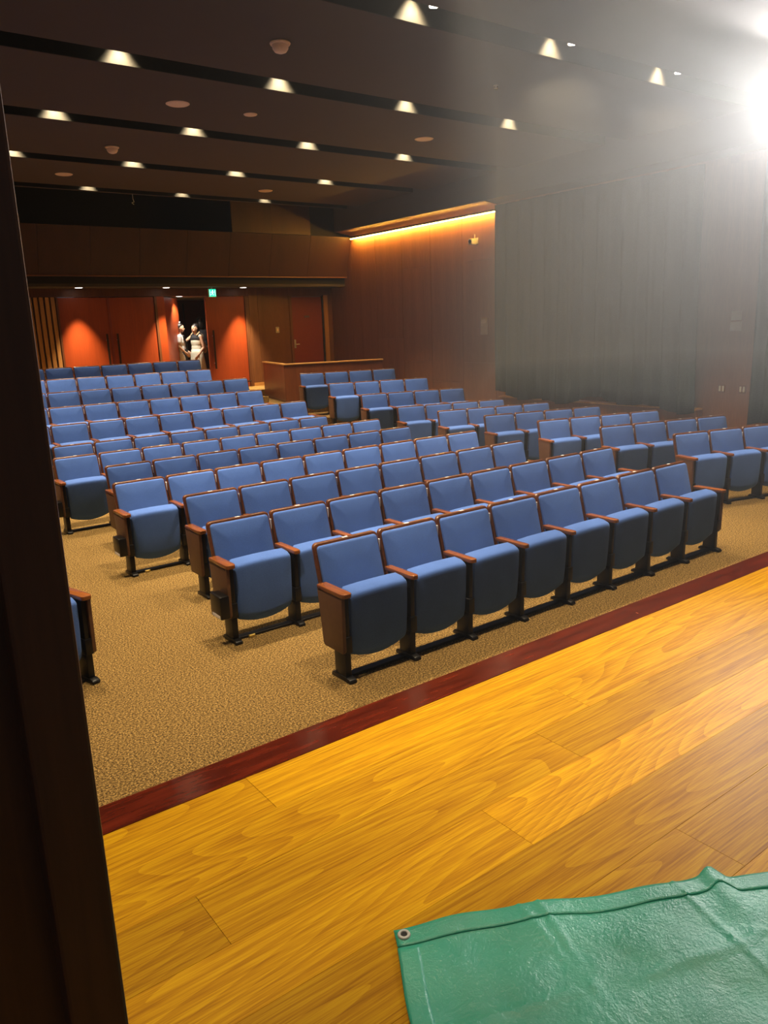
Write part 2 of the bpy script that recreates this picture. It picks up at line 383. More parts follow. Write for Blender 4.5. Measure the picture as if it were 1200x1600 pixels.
ob('frame', bx(7.055, 7.11, YB-0.01, YB+0.09, ZB+0.005, 3.055), 'jamb', d1); ob('frame', bx(7.115, 7.29, YB, YB+0.09, ZB+0.005, 3.055), 'doorr', d1)
ob('frame', bx(4.845, 4.885, YB-0.01, YB+0.09, ZB+0.005, 3.055), 'jamb', d1)
d2 = tag(empty('door_2', (0, 0, 0)), kind='structure')
leaf(d2, 8.33, 9.385, 8.46)
ob('frame', bx(9.39, 9.448, YB-0.015, YB+0.09, ZB+0.005, 3.055), 'jamb', d2)
ol = ob('leaf', bx(0.004, 1.02, 0.0, 0.05, ZB+0.008, 3.045), 'doorr', d2, loc=(7.30, YB+0.03, 0), rz=R(50))
pull_handle(ol, 0.92, ZB+0.50, ZB+1.44, 0.0)
ob('floor_stop', bx(9.30, 9.40, YB-0.06, YB-0.022, ZB+0.12, ZB+0.16, bev=0.008), 'bronze', d2)
d3 = tag(empty('door_3', (0, 0, 0)), kind='structure')
b = ob('leaf', bx(10.74, 11.68, YB+0.03, YB+0.08, ZB+0.008, 3.015), 'doord', d3)
h = ob('lever_handle', tube([(10.80, YB+0.03, ZB+1.0), (10.80, YB-0.03, ZB+1.0), (10.90, YB-0.035, ZB+1.0)], 0.011, 8), 'chrome', b, True)
ob('backplate', bx(10.775, 10.825, YB+0.02, YB+0.029, ZB+0.9, ZB+1.12, bev=0.003), 'chrome', h)
ob('nameplate', bx(11.13, 11.28, YB+0.024, YB+0.029, ZB+1.68, ZB+1.73), 'ink', b)
ob('frame', bx(10.665, 10.735, YB-0.015, YB+0.1, ZB+0.002, 3.06), 'backw', d3); ob('frame', bx(11.685, 11.72, YB-0.005, YB+0.1, ZB+0.002, 3.06), 'matte', d3)
ob('frame', bx(11.725, 11.855, YB-0.02, YB+0.1, ZB+0.002, 3.06), 'slat', d3)

# ---- corridor behind the open door
cor = struct('floor_corridor', bx(6.2, 10.6, YB+0.06, 21.2, ZB-0.1, ZB), 'carpet')
wc = struct('wall_corridor', bx(6.2, 10.6, 21.2, 21.3, ZB, 3.2), 'redw')
ob('panel', bx(8.97, 9.0, 21.17, 21.198, ZB, 3.0), 'jamb', wc)
ob('end', bx(6.1, 6.2, YB+0.15, 21.3, ZB, 3.2), 'redw', wc); ob('end', bx(10.6, 10.7, YB+0.15, 21.3, ZB, 3.2), 'redw', wc)
cc = struct('ceiling_corridor', bx(6.1, 10.7, YB+0.145, 21.3, 3.078, 3.15), 'creamw')

# ---- doorway the picture is taken from: pier and casing beside the stage
pier = struct('wall_pier', bx(-1.6, 0.145, 0.835, 1.10, ZS, 4.995), 'jamb')
tr = struct('trim_1', bx(0.128, 0.190, 0.80, 0.834, ZS+0.001, 4.99, bev=0.004), 'jamb')

# ================================================================== SEATS
def slab(w_, z0, z1, rad, tb, tf, bev, bulge=0.0):
    """upright rounded slab following the backrest's rake; tb/tf offsets of rear and front faces (front is -y)"""
    bm = bmesh.new(); out = rrect(w_, z1-z0, rad); n = len(out); cz = (z1-z0)/2
    def ring(inset, t):
        vs = []
        for x, v in out:
            k = 1 - 2*inset/w_; kv = 1 - 2*inset/(z1-z0)
            xx = x*k; vv = cz + (v-cz)*kv; z = z0+vv
            vs.append(bm.verts.new((xx, -(0.835-z)*0.26 + t, z)))
        return vs
    rs = [ring(bev*0.5, tb), ring(0, tb-0.004), ring(0, tf+bev), ring(bev*0.3, tf+bev*0.3), ring(bev*1.2, tf)]
    if bulge: rs.append(ring(min(w_, z1-z0)*0.28, tf-bulge))
    for a, b in zip(rs, rs[1:]):
        for i in range(n): bm.faces.new((a[i], a[(i+1) % n], b[(i+1) % n], b[i]))
    bm.faces.new(rs[0]); bm.faces.new(rs[-1]); return bm
def cushion_bm():
    bm = bmesh.new()
    prof = [(-.245, .585), (-.258, .600), (-.31, .596), (-.350, .583), (-.362, .577), (-.371, .566), (-.3735, .553), (-.3735, .535), (-.371, .46), (-.366, .36), (-.356, .19), (-.348, .145), (-.325, .115), (-.295, .112), (-.27, .14), (-.255, .30), (-.246, .50)]
    cy = -.31; cz = .36; st = [(-1, .020), (-.985, .008), (-.93, 0), (-.6, 0), (-.3, 0), (0, 0), (.3, 0), (.6, 0), (.93, 0), (.985, .008), (1, .020)]
    rings = []
    for u, ins in st:
        vs = []
        for y, z in prof:
            yy = y + (ins if y < cy else -ins)*1.0; zz = z + (ins if z < cz else -ins)
            low = max(0, (.36-z)/.25); zz += .052*u*u*min(1, low)
            if z > .5: zz += .006*(1-u*u)
            vs.append(bm.verts.new((u*.228, yy, zz)))
        rings.append(vs)
    n = len(prof)
    for a, b in zip(rings, rings[1:]):
        for i in range(n): bm.faces.new((a[i], a[(i+1) % n], b[(i+1) % n], b[i]))
    bm.faces.new(rings[0]); bm.faces.new(rings[-1]); return bm
SEAT = {}
SEAT['back_frame'] = mesh_of('back_frame', slab(.517, .36, .8348, (.02, .034), .032, .0, .006), 'frame', True)
SEAT['back_pad'] = mesh_of('back_pad', slab(.483, .375, .8185, (.015, .024), -.0005, -.022, .012, .008), 'fabric', True)
SEAT['cushion'] = mesh_of('cushion', cushion_bm(), 'fabric', True)
def arm_bm():
    pts = [(-.028, -.105), (.028, -.105), (.029, -.36), (.027, -.395), (.018, -.412), (-.018, -.412), (-.027, -.395), (-.029, -.36)]
    return prism(pts, 'z', .574, .604, bev=.006)
SEAT['armrest'] = mesh_of('armrest', arm_bm(), 'arm', True)
for nm_, sg in (('end_armrest', -1), ('end_armrest_r', 1)):
    b_ = arm_bm(); b_.transform(Matrix.Translation((sg*.012, 0, 0)) @ Matrix.Diagonal((1.32, 1, 1, 1))); SEAT[nm_] = mesh_of('armrest', b_, 'arm', True)
def std_bm():
    bm = prism([(-.125, .573), (-.372, .573), (-.366, .30), (-.362, .19), (-.235, .19), (-.20, .30)], 'x', -.017, .017, bev=.003)
    box(bm, -.023, .023, -.362, -.238, .022, .20, bev=.004); return bm
SEAT['standard'] = mesh_of('standard', std_bm(), 'black', True)
SEAT['hinge_cover'] = mesh_of('hinge_cover', bx(-.027, .027, -.378, -.30, .195, .305, bev=.005), 'black', True)
def foot_bm():
    return prism([(-.195, .001), (-.412, .001), (-.414, .014), (-.404, .026), (-.375, .034), (-.22, .034), (-.20, .022)], 'x', -.027, .027, bev=.004)
SEAT['foot'] = mesh_of('foot', foot_bm(), 'black', True)
SEAT['floor_rail'] = mesh_of('floor_rail', bx(-W/2+.03, W/2-.03, -.325, -.265, .001, .020, bev=.002, seg=1), 'black')
SEAT['bracket'] = mesh_of('bracket', bx(-.0045, .0045, -.020, .012, .695, .775, bev=.0015, seg=1), 'bracket')
SEAT['number_plate'] = mesh_of('number_plate', bx(-.02, .02, .004, .024, .8335, .8362), 'bracket')
def endp_bm(): return prism([(-.105, .573), (-.386, .573), (-.380, .215), (-.372, .20), (-.165, .20), (-.150, .215)], 'x', -.013, .013, bev=.003)
SEAT['end_panel'] = mesh_of('end_panel', endp_bm(), 'endp', True)
SEAT['light_box'] = mesh_of('light_box', bx(-.036, .036, -.405, -.235, .215, .385, bev=.006), 'black', True)
SEAT['label_strip'] = mesh_of('label_strip', bx(-.0375, -.0365, -.39, -.26, .222, .245), 'bracket')
SEAT['tag'] = mesh_of('tag', bx(-.03, .02, -.345, -.326, .001, .022, bev=.003, seg=1), 'brass')
def part(name, parent, x=0.0, mesh=None):
    o = bpy.data.objects.new(name, SEAT[mesh or name]); C.objects.link(o); o.parent = parent
    if x: o.location = (x, 0, 0)
    return o
def seat(loc, rz, label, group, left_end=False, right_end=False, box_=False, tag_=False):
    t = empty('theatre_seat', loc, rz); tag(t, label, 'seat', group)
    f = part('back_frame', t); part('number_plate', f); part('back_pad', t); part('cushion', t)
    xs = [-W/2] + ([W/2] if right_end else [])
    for x in xs:
        part('armrest', t, x, 'end_armrest' if x < 0 and left_end else 'end_armrest_r' if x > 0 and right_end else None); s = part('standard', t, x); part('hinge_cover', s); part('foot', t, x)
    if not right_end: part('bracket', t, W/2)
    part('floor_rail', t)
    if left_end:
        part('end_panel', t, -W/2-.033)
        if box_:
            b_ = part('light_box', t, -W/2-.084); part('label_strip', b_)
    if right_end: part('end_panel', t, W/2+.033)
    if tag_: part('tag', t, -.12)
    return t
ORD = ['first', 'second', 'third', 'fourth', 'fifth', 'sixth', 'seventh', 'eighth', 'ninth', 'tenth', 'eleventh', 'twelfth']
for k in range(1, 13):
    n = 9 if k % 2 == 0 else 8
    x0 = XA - (0.265 if k % 2 == 0 else 0); y = Y0 + (k-1)*DY; z = max(0, k-7)*DZ
    for i in range(n):
        end = 'left' if i < n/2 else 'right'; m = i if end == 'left' else n-1-i
        pos = 'seat' if m else 'end seat'
        if m == 0: lab = f'blue tip-up theatre seat at the {end} end of the centre block\'s {ORD[k-1]} row'
        else: lab = f'blue tip-up theatre seat, {ORD[m]} from the {end} in the centre block\'s {ORD[k-1]} row'
        seat((x0+(i+.5)*W, y, z), 0, lab, f'centre block seats, {ORD[k-1]} row', i == 0, i == n-1, k in (2, 4, 6), k in (2, 4) and i == 0)
for mir in (False, True):
    th = -RTH if mir else RTH
    blk = 'left' if mir else 'right'
    for k in range(1, 10):
        for i in range(4):
            d = (i+.5)*W; x = RX + d*math.cos(RTH); y = RY + (k-1)*RDY + d*math.sin(RTH); z = max(0, k-6)*DZ
            if mir: x = 2*MID - x + 0.085
            lab = f'blue tip-up theatre seat, {ORD[i]} from the aisle in the {blk} block\'s {ORD[k-1]} row'
            le, re = (i == 3, i == 0) if mir else (i == 0, i == 3)
            seat((x, y, z), th, lab, f'{blk} block seats, {ORD[k-1]} row', le, re)

# ================================================================== LAMPS
def spot(name, loc, target, watts, size, blend, radius, col=WARM, parent=None):
    l = bpy.data.lights.new(name, 'SPOT'); l.energy = watts; l.spot_size = R(size); l.spot_blend = blend; l.shadow_soft_size = radius; l.color = col
    o = bpy.data.objects.new(name, l); C.objects.link(o); o.location = loc
    o.rotation_euler = (Vector(target)-Vector(loc)).to_track_quat('-Z', 'Y').to_euler(); o['kind'] = 'helper'
    return o
HOUS = mesh_of('housing', lathe([(.052, -.02), (.055, -.02), (.055, .10), (0, .10)], 16), 'matte', True)
LENS = mesh_of('lens', lathe([(0, .0), (.046, .0), (.046, .012), (0, .012)], 16), 'lens')
LX = [1.39, 3.34, 5.28, 7.23, 9.20]
def downlight(x, y, z, watts, label, group, size=80, pilot=False, tilt=0.0):
    t = tag(empty('downlight', (x, y, z)), label, 'light', group)
    o = bpy.data.objects.new('housing', HOUS); link(o, t); o = bpy.data.objects.new('lens', LENS); link(o, t)
    if pilot:
        p = ob('glow_disc', lathe([(0, 0), (.045, 0), (.045, .01), (0, .01)], 14), 'lens', t, loc=(.06, -.15, -.24))
        ob('stem', tube([(.06, -.15, -.23), (.06, -.15, .10)], .006, 6), 'matte', t)
    spot('downlight_beam', (x, y, z-.03), (x, y-tilt, 0), watts, size, 0.55, .045)
SN = ['nearest', 'second', 'third', 'fourth', 'rearmost']
for s in range(-2, 5):
    for j, x in enumerate(LX):
        y = SLOT0 + SDY*s + SW - 0.10
        if s < 0:
            downlight(x, y, 5.31, STAGE_W if s == -2 else LAMP_W*0.75, f'recessed downlight above the stage, {ORD[j]} in the {"front" if s == -1 else "rear"} line', 'stage downlights', 60 if s == -2 else 70)
        else:
            downlight(x, y, 5.31, LAMP_W*(0.68 if s == 4 else 1.0), f'round downlight in the {SN[s]} ceiling slot, {ORD[j]} from the left wall', 'ceiling slot downlights', 72 if s == 4 else 80, s == 0)
# lamps above the rear doors
SL = mesh_of('lens', lathe([(0, 0), (.075, 0), (.075, .006), (0, .006)], 18), 'lens2')
RING = mesh_of('ring', lathe([(.077, 0), (.088, 0), (.088, .006), (.077, .006)], 18), 'white')
for i, x in enumerate((1.4, 3.32, 5.27, 7.24, 9.21)):
    t = tag(empty('door_downlight', (x, 17.94, 3.233)), ['round downlight in the soffit, far left over the side wall', 'round downlight in the soffit above the slatted screen', 'round downlight in the soffit above the closed double doors', 'round downlight in the soffit beside the open doorway', 'round downlight in the soffit over the single closed leaf'][i], 'light', 'soffit downlights')
    link(bpy.data.objects.new('lens', SL), t); link(bpy.data.objects.new('ring', RING), t)
    spot('door_beam', (x, 17.94, 3.20), (x, 18.02, 0), DOOR_W*4, 58, 1.0, .03, (1.0, 0.74, 0.42))
t = tag(empty('corridor_light', (7.86, 18.72, 3.070)), 'round white ceiling light in the corridor behind the open door', 'light')
link(bpy.data.objects.new('lens', SL), t); link(bpy.data.objects.new('ring', RING), t)
spot('corridor_beam', (7.86, 18.72, 3.05), (8.35, 19.05, 0), 170, 104, 0.6, .07, (1.0, 0.95, 0.84))
# cove strip
t = tag(empty('cove_light', (XW, 11.8, 4.36)), 'glowing amber light strip along the top of the side wall', 'light')
ob('strip', bx(-.098, -.080, .02, 5.33, .000, .012), 'led', t); ob('channel', prism([(-.122, .013), (-.060, .013), (-.060, .028), (-.122, .028)], 'y', .01, 5.34), 'wallw', t)
# stage spotlight at the right, hung under the ceiling just outside the picture
SP = Vector((10.35, 5.0, 4.62)); AIM = Vector((0.0, 0.0, 3.9))
t = tag(empty('stage_spotlight', SP), 'black stage spotlight hanging from the ceiling beyond the right edge', 'spotlight')
q = (AIM-SP).to_track_quat('-Z', 'Y').to_matrix().to_4x4()
bm = lathe([(.0, .30), (.07, .30), (.095, .22), (.10, 0.0), (.12, -.05), (.115, -.05), (.095, .0)], 20); bm.transform(q); ob('barrel', bm, 'black', t, True)
bm = lathe([(0, .004), (.094, .004), (.094, -.002), (0, -.002)], 20); bm.transform(q); ob('lens', bm, emit('spot_glow', (1, .97, .92), 60), t)
ob('yoke', tube([(0, .13, 0), (0, .13, .2), (0, -.13, .2), (0, -.13, 0)], .012, 6), 'black', t); ob('hanger', tube([(0, 0, .2), (0, 0, .38)], .015, 8), 'black', t)
spot('spotlight_beam', SP + (AIM-SP).normalized()*0.06, AIM, SPOT_W, 58, 0.5, .05, (1.0, .97, .93))

# haze volume added to stand in for lens glare around the spotlight
hz, nt, b = nmat('glare_haze'); nt.nodes.remove(b); vsn = node(nt, 'ShaderNodeVolumeScatter')
vsn.inputs['Color'].default_value = (0.97, 0.98, 1, 1); vsn.inputs['Density'].default_value = GLARE_HAZE; vsn.inputs['Anisotropy'].default_value = 0.66
lk(nt, vsn.outputs[0], nt.nodes['Material Output'].inputs['Volume'])
if GLARE_HAZE > 0:
    tag(ob('glare_haze', prism([(-.3, -1.2), (11.42, -1.2), (11.42, 7.6), (7.6, 7.6), (-.3, .28)], 'z', 1.66, 4.67), hz), 'added haze that stands in for lens glare around the spotlight', 'haze', kind='stuff')

# ================================================================== CEILING FITTINGS
for (x, y, r_, lab) in ((4.43, 10.03, .148, 'large round cream ceiling speaker between the second and third slots, left'), (8.45, 10.04, .148, 'large round cream ceiling speaker between the second and third slots, right'),
                        (5.45, 10.04, .092, 'small round cream ceiling disc beside the left speaker'), (4.42, 15.10, .148, 'round cream ceiling speaker before the rearmost slot, left'), (8.45, 15.15, .148, 'round cream ceiling speaker before the rearmost slot, right')):
    t = tag(empty('ceiling_speaker', (x, y, ZC)), lab, 'speaker', 'round ceiling discs')
    ob('grille', lathe([(0, -.010), (r_*.88, -.010), (r_*.9, -.006), (0, -.004)], 28), 'cream', t, True)
    ob('rim', lathe([(r_*.9, -.012), (r_, -.004), (r_, -.001), (r_*.9, -.001), (r_*.9, -.012)], 28), 'cream', t, True)
for (x, y, lab) in ((4.46, 7.50, 'cream smoke detector dome on the ceiling before the second slot'), (4.47, 12.67, 'cream smoke detector dome on the ceiling beyond the third slot')):
    t = tag(empty('smoke_detector', (x, y, ZC)), lab, 'detector', 'smoke detectors')
    ob('base', lathe([(0, -.001), (.100, -.001), (.106, -.012), (.098, -.026), (0, -.026)], 22), 'cream', t, True)
    ob('dome', lathe([(.084, -.027), (.080, -.060), (.060, -.088), (.030, -.100), (0, -.103)], 22), 'cream', t, True)
t = tag(empty('sprinkler', (7.43, 7.45, ZC)), 'tiny steel sprinkler head on the ceiling near the spotlight glare', 'sprinkler')
ob('plate', lathe([(0, -.001), (.03, -.001), (.03, -.006), (0, -.006)], 14), 'chrome', t); ob('nozzle', lathe([(.010, -.007), (.008, -.03), (.022, -.032), (.022, -.036), (0, -.036)], 12), 'chrome', t)
t = tag(empty('hanging_wire', (6.27, 16.86, 4.84)), 'thin pale wire with hook hanging in the dark rear recess', 'wire')
ob('wire', tube([(0, 0, .11), (.004, 0, .76)], .004, 6), 'bracket', t); ob('hook', tube([(0, 0, .11), (.02, 0, .05), (-.03, 0, .03), (.01, 0, 0)], .006, 6), 'bracket', t)
t = tag(empty('recess_fixture', (3.98, 17.75, 4.41)), 'dim brown boxy fixture in the dark recess above the fascia', 'fixture')
ob('body', bx(-.2, .2, -.15, .3, .03, .25, bev=.02), 'endp', t); ob('lens', tube([(.1, -.15, .14), (.1, -.2, .14)], .05, 14), 'black', t)
ob('foot', bx(-.16, -.12, -.1, -.06, 0, .03), 'black', t); ob('foot', bx(.12, .16, -.1, -.06, 0, .03), 'black', t)

# ================================================================== SIDE WALL FITTINGS
t = tag(empty('wall_camera', (XW, 12.61, 3.86)), 'small white wall camera on a bracket high on the panelled wall', 'camera')
ob('bracket', tube([(-.004, 0, .02), (-.06, 0, .02), (-.06, 0, .14)], .012, 8), 'white', t); ob('base', bx(-.012, -.001, -.05, .05, -.05, .07, bev=.004), 'white', t)
ob('body', bx(-.20, -.05, -.055, .055, -.07, .05, bev=.015), 'white', t, True); ob('lens', tube([(-.195, -.01, -.01), (-.215, -.01, -.01)], .036, 14), 'black', t)
t = tag(empty('wall_notice', (XW, 12.40, 1.94)), 'grey notice plaque on the panelled wall beside the curtain', 'notice')
ob('board', bx(-.012, -.001, -.10, .10, 0, .35, bev=.003), 'paper', t)
for j, (z, w_) in enumerate(((.30, .07), (.275, .08), (.255, .075), (.235, .05), (.20, .03))): ob('text_line', bx(-.0135, -.0125, .085-2*w_, .085, z, z+.009), 'white', t)
for y, lab in ((6.92, 'white double wall switch nearer the curtain'), (6.57, 'white double wall switch nearer the right edge')):
    t = tag(empty('wall_switch', (XW, y, .955)), lab, 'switch', 'wall switches')
    ob('plate', bx(-.008, -.001, -.06, .06, 0, .13, bev=.003), 'boothw', t)
    for s in (-1, 1): ob('rocker', bx(-.016, -.009, s*.028-.016, s*.028+.016, .02, .11, bev=.003), 'white', t)
for (y, z, w_, h_, lab) in ((6.75, 2.09, .17, .14, 'upper pale paper notice on the wall right of curtain'), (6.75, 1.93, .19, .14, 'lower pale paper notice on the wall right of curtain')):
    tag(ob('paper_notice', bx(-.006, -.001, -w_/2, w_/2, 0, h_, bev=.001, seg=1), 'paper', loc=(XW, y, z)), lab, 'notice', 'paper notices')
t = tag(empty('wall_plate', (10.27, YB-.014, 2.12)), 'small pale plate on the rear wall beside the red door', 'plate')
ob('plate', bx(-.05, .05, -.008, 0, 0, .15, bev=.002), 'paper', t); ob('rocker', bx(-.02, .02, -.013, -.009, .04, .11, bev=.002), 'cream', t)

# curtains
def curtain(y0, y1, z0, z1, x, label, seed):
    rnd = random.Random(seed); bm = bmesh.new(); nu, nv = 240, 16; L_ = y1-y0
    ph = [rnd.uniform(0, 6.3) for _ in range(6)]
    grid = []
    for a in range(nu+1):
        u = a/nu; s = u*L_; col = []
        f = 0.045*math.sin(s*2*PI/0.30+ph[0]+1.2*math.sin(s*1.7+ph[1])) + 0.025*math.sin(s*2*PI/0.17+ph[2])
        hem = 0.06*math.sin(s*2.3+ph[3]) + 0.05*math.sin(s*5.1+ph[4])
        for b_ in range(nv+1):
            v = b_/nv; z = z1 + (z0+hem-z1)*v
            amp = 0.35 + 0.75*v; sway = 0.02*math.sin(4*v+s*1.3+ph[5])*v
            col.append(bm.verts.new((x + f*amp, y0 + s + sway, z)))
        grid.append(col)
    for a in range(nu):
        for b_ in range(nv): bm.faces.new((grid[a][b_], grid[a+1][b_], grid[a+1][b_+1], grid[a][b_+1]))
    o = ob('curtain', bm, 'curtain', smooth=True); tag(o, label, 'curtain', 'side wall curtains')
    m = o.modifiers.new('solid', 'SOLIDIFY'); m.thickness = 0.006
    return o
curtain(7.26, 11.76, 0.70, 4.44, 11.70, 'long dark pleated curtain covering the side window beside the panelled wall', 3)
curtain(4.2, 6.28, 0.55, 4.44, 11.72, 'dark pleated curtain at the right edge past the wall switches', 5)

# ================================================================== EXIT SIGN
t = tag(empty('exit_sign', (8.40, 17.98, 3.02)), 'green illuminated exit sign hanging above the open doorway', 'sign')
ob('case', bx(-.095, .095, 0, .05, 0, .19, bev=.004), 'white', t); ob('face', bx(-.088, .088, -.004, -.001, .008, .182), 'green', t)
ob('stem', bx(-.02, .02, .015, .035, .19, .22), 'white', t)
fig = ob('running_figure', lathe([(0, -.014), (.010, -.010), (.014, 0), (.010, .010), (0, .014)], 10, c=(.005, -.006, .150)), 'signw', t)
for pts, r_ in (([(.0, -.006, .132), (-.008, -.006, .088)], .011), ([(.0, -.006, .126), (.03, -.006, .108), (.042, -.006, .122)], .006), ([(-.004, -.006, .124), (-.03, -.006, .118), (-.036, -.006, .096)], .006),
                ([(-.008, -.006, .09), (.018, -.006, .068), (.014, -.006, .036)], .007), ([(-.008, -.006, .09), (-.022, -.006, .06), (-.046, -.006, .052)], .007)):
    ob('limb', tube(pts, r_, 6), 'signw', fig)
for s in (-1, 1): ob('door_line', bx(s*.066-.006, s*.066+.006, -.006, -.0045, .03, .16), 'signw', fig)

# ================================================================== CONTROL BOOTH
t = tag(empty('control_booth', (8.53, 15.0, 4*DZ), RTH), 'dark wooden control booth partition behind the right block', 'booth')
ob('front_panel', bx(0, 2.30, 0, .05, .001, .80), 'boothw', t)
ob('side_panel', bx(0, .05, .052, 1.95, .001, .80), 'boothw', t)
ob('cap_rail', bx(-.02, 2.31, -.02, .09, .802, .832, bev=.006), 'gold', t); ob('cap_rail', bx(-.02, .09, .092, 1.97, .802, .832, bev=.006), 'gold', t)
ob('toe_strip', bx(-.012, -.001, .0, 1.95, .001, .05), 'endp', t)
ob('end_post', bx(2.25, 2.30, .052, .30, .001, .80), 'boothw', t)

# ================================================================== TARPAULIN
def tarp():
    t = tag(empty('tarpaulin', (1.05, 1.46, ZS), R(-26.3)), 'green plastic tarpaulin with hemmed edge lying on the stage boards', 'tarpaulin')
    rnd = random.Random(4); ph = [rnd.uniform(0, 6.3) for _ in range(12)]
    Lu, Lv = 1.75, 1.25
    def edge(u):
        s = min(1, max(0, (u-.965)/.03)); s = s*s*(3-2*s)
        return .006*math.sin(u*9+ph[0]) + .004*math.sin(u*23+ph[1]) - .016*math.exp(-((u-.955)/.03)**2) + .034*s
    def side(v): return .008*math.sin(v*5+ph[2]) + .004*math.sin(v*14+ph[3])
    def hz_(u, v):
        z = .006 + .0035*math.sin(u*7+v*3+ph[4]) + .003*math.sin(v*11-u*4+ph[5]) + .002*math.sin(u*19+v*8+ph[6]) + .0018*math.sin(v*27-u*13+ph[7])
        for (a, c, amp, wd) in ((.42, .16, .0045, .007), (.83, .20, .005, .007), (.36, .32, .0035, .006), (1.18, .1, .004, .008)):
            d = u - (a + c*v); z += amp*math.exp(-(d/wd)**2)
        for (b_, c, amp, wd) in ((.34, -.1, .005, .012), (.72, .05, .007, .014)):
            d = v - (b_ + c*u); z += amp*math.exp(-(d/wd)**2)
        z += .012*math.exp(-((u-.955)/.03)**2)*math.exp(-v*10)
        return max(z, .0035)
    def patch(name, ulist, vlist, dz, mat, par):
        bm = bmesh.new(); g = []
        for u in ulist:
            col = []
            for v in vlist:
                uu = u + side(v)*(1-u/Lu); vv = v + edge(u)*(1-v/Lv); col.append(bm.verts.new((uu, -vv, hz_(u, v)+dz)))
            g.append(col)
        for a in range(len(g)-1):
            for b_ in range(len(vlist)-1): bm.faces.new((g[a][b_], g[a+1][b_], g[a+1][b_+1], g[a][b_+1]))
        o = ob(name, bm, mat, par, True); m = o.modifiers.new('solid', 'SOLIDIFY'); m.thickness = .002; m.offset = 0
        return o
    lin = lambda a, b_, n: [a+(b_-a)*i/n for i in range(n+1)]
    patch('sheet', lin(0, Lu, 150), lin(0, Lv, 100), 0, 'tarp', t)
    h = patch('hem', lin(-.002, Lu, 150), lin(-.003, .058, 6), .0026, 'tarp', t)
    patch('hem', lin(-.003, .055, 6), lin(.062, Lv, 90), .0010, 'tarp', t)
    gr = ob('grommet', lathe([(.0085, .0), (.010, .003), (.016, .003), (.018, .0), (.0085, 0)], 20), 'chrome', t, True, loc=(.030, -.030, hz_(.03, .03)+.005))
    ob('eyelet_hole', lathe([(0, .0008), (.0086, .0008), (.0086, .0002), (0, .0002)], 16), 'matte', gr)
tarp()

# ================================================================== PEOPLE IN THE DOORWAY
def capsule(bm, a, b_, ra, rb, n=12):
    a = Vector(a); b_ = Vector(b_); d = b_-a; L_ = d.length or 1e-6; q = Vector((0, 0, 1)).rotation_difference(d.normalized())
    prof = [(0, -ra)] + [(ra*math.cos(t_), ra*math.sin(t_)) for t_ in (-1.1, -.6, -.2)] + [(rb*math.cos(t_), L_+rb*math.sin(t_)) for t_ in (.2, .6, 1.1)] + [(0, L_+rb)]
    b2 = lathe(prof, n); b2.transform(Matrix.Translation(a) @ q.to_matrix().to_4x4()); merge(bm, b2)
def ellip(bm, c, s, rot=None):
    b2 = bmesh.new(); bmesh.ops.create_icosphere(b2, subdivisions=3, radius=1.0)
    m = Matrix.Translation(Vector(c)) @ (rot.to_4x4() if rot else Matrix.Identity(4)) @ Matrix.Diagonal((*s, 1)); b2.transform(m); merge(bm, b2)
def fuse(o, vox, smooth=4):
    m = o.modifiers.new('remesh', 'REMESH'); m.mode = 'VOXEL'; m.voxel_size = vox; m.use_smooth_shade = True
    s = o.modifiers.new('smooth', 'SMOOTH'); s.iterations = smooth; s.factor = 0.5
def hand(bm, wrist, dirv, palm_n):
    wrist = Vector(wrist); d = Vector(dirv).normalized(); n_ = Vector(palm_n); n_ = (n_ - d*n_.dot(d)).normalized(); s = d.cross(n_)
    capsule(bm, wrist+s*.016, wrist+d*.075+s*.022, .017, .013); capsule(bm, wrist-s*.016, wrist+d*.075-s*.022, .017, .013); capsule(bm, wrist, wrist+d*.078, .018, .014)
    for off, ln in ((.030, .062), (.010, .073), (-.010, .069), (-.029, .054)):
        a = wrist+d*.078+s*off; k = a+d*ln*.5+n_*.006; e = k+d*ln*.45+n_*.018
        capsule(bm, a, k, .0088, .0082, 8); capsule(bm, k, e, .0082, .0072, 8)
    a = wrist+d*.02+s*.03; k = a+d*.03+s*.028; capsule(bm, a, k, .0115, .010, 8); capsule(bm, k, k+d*.032+s*.006, .010, .0085, 8)
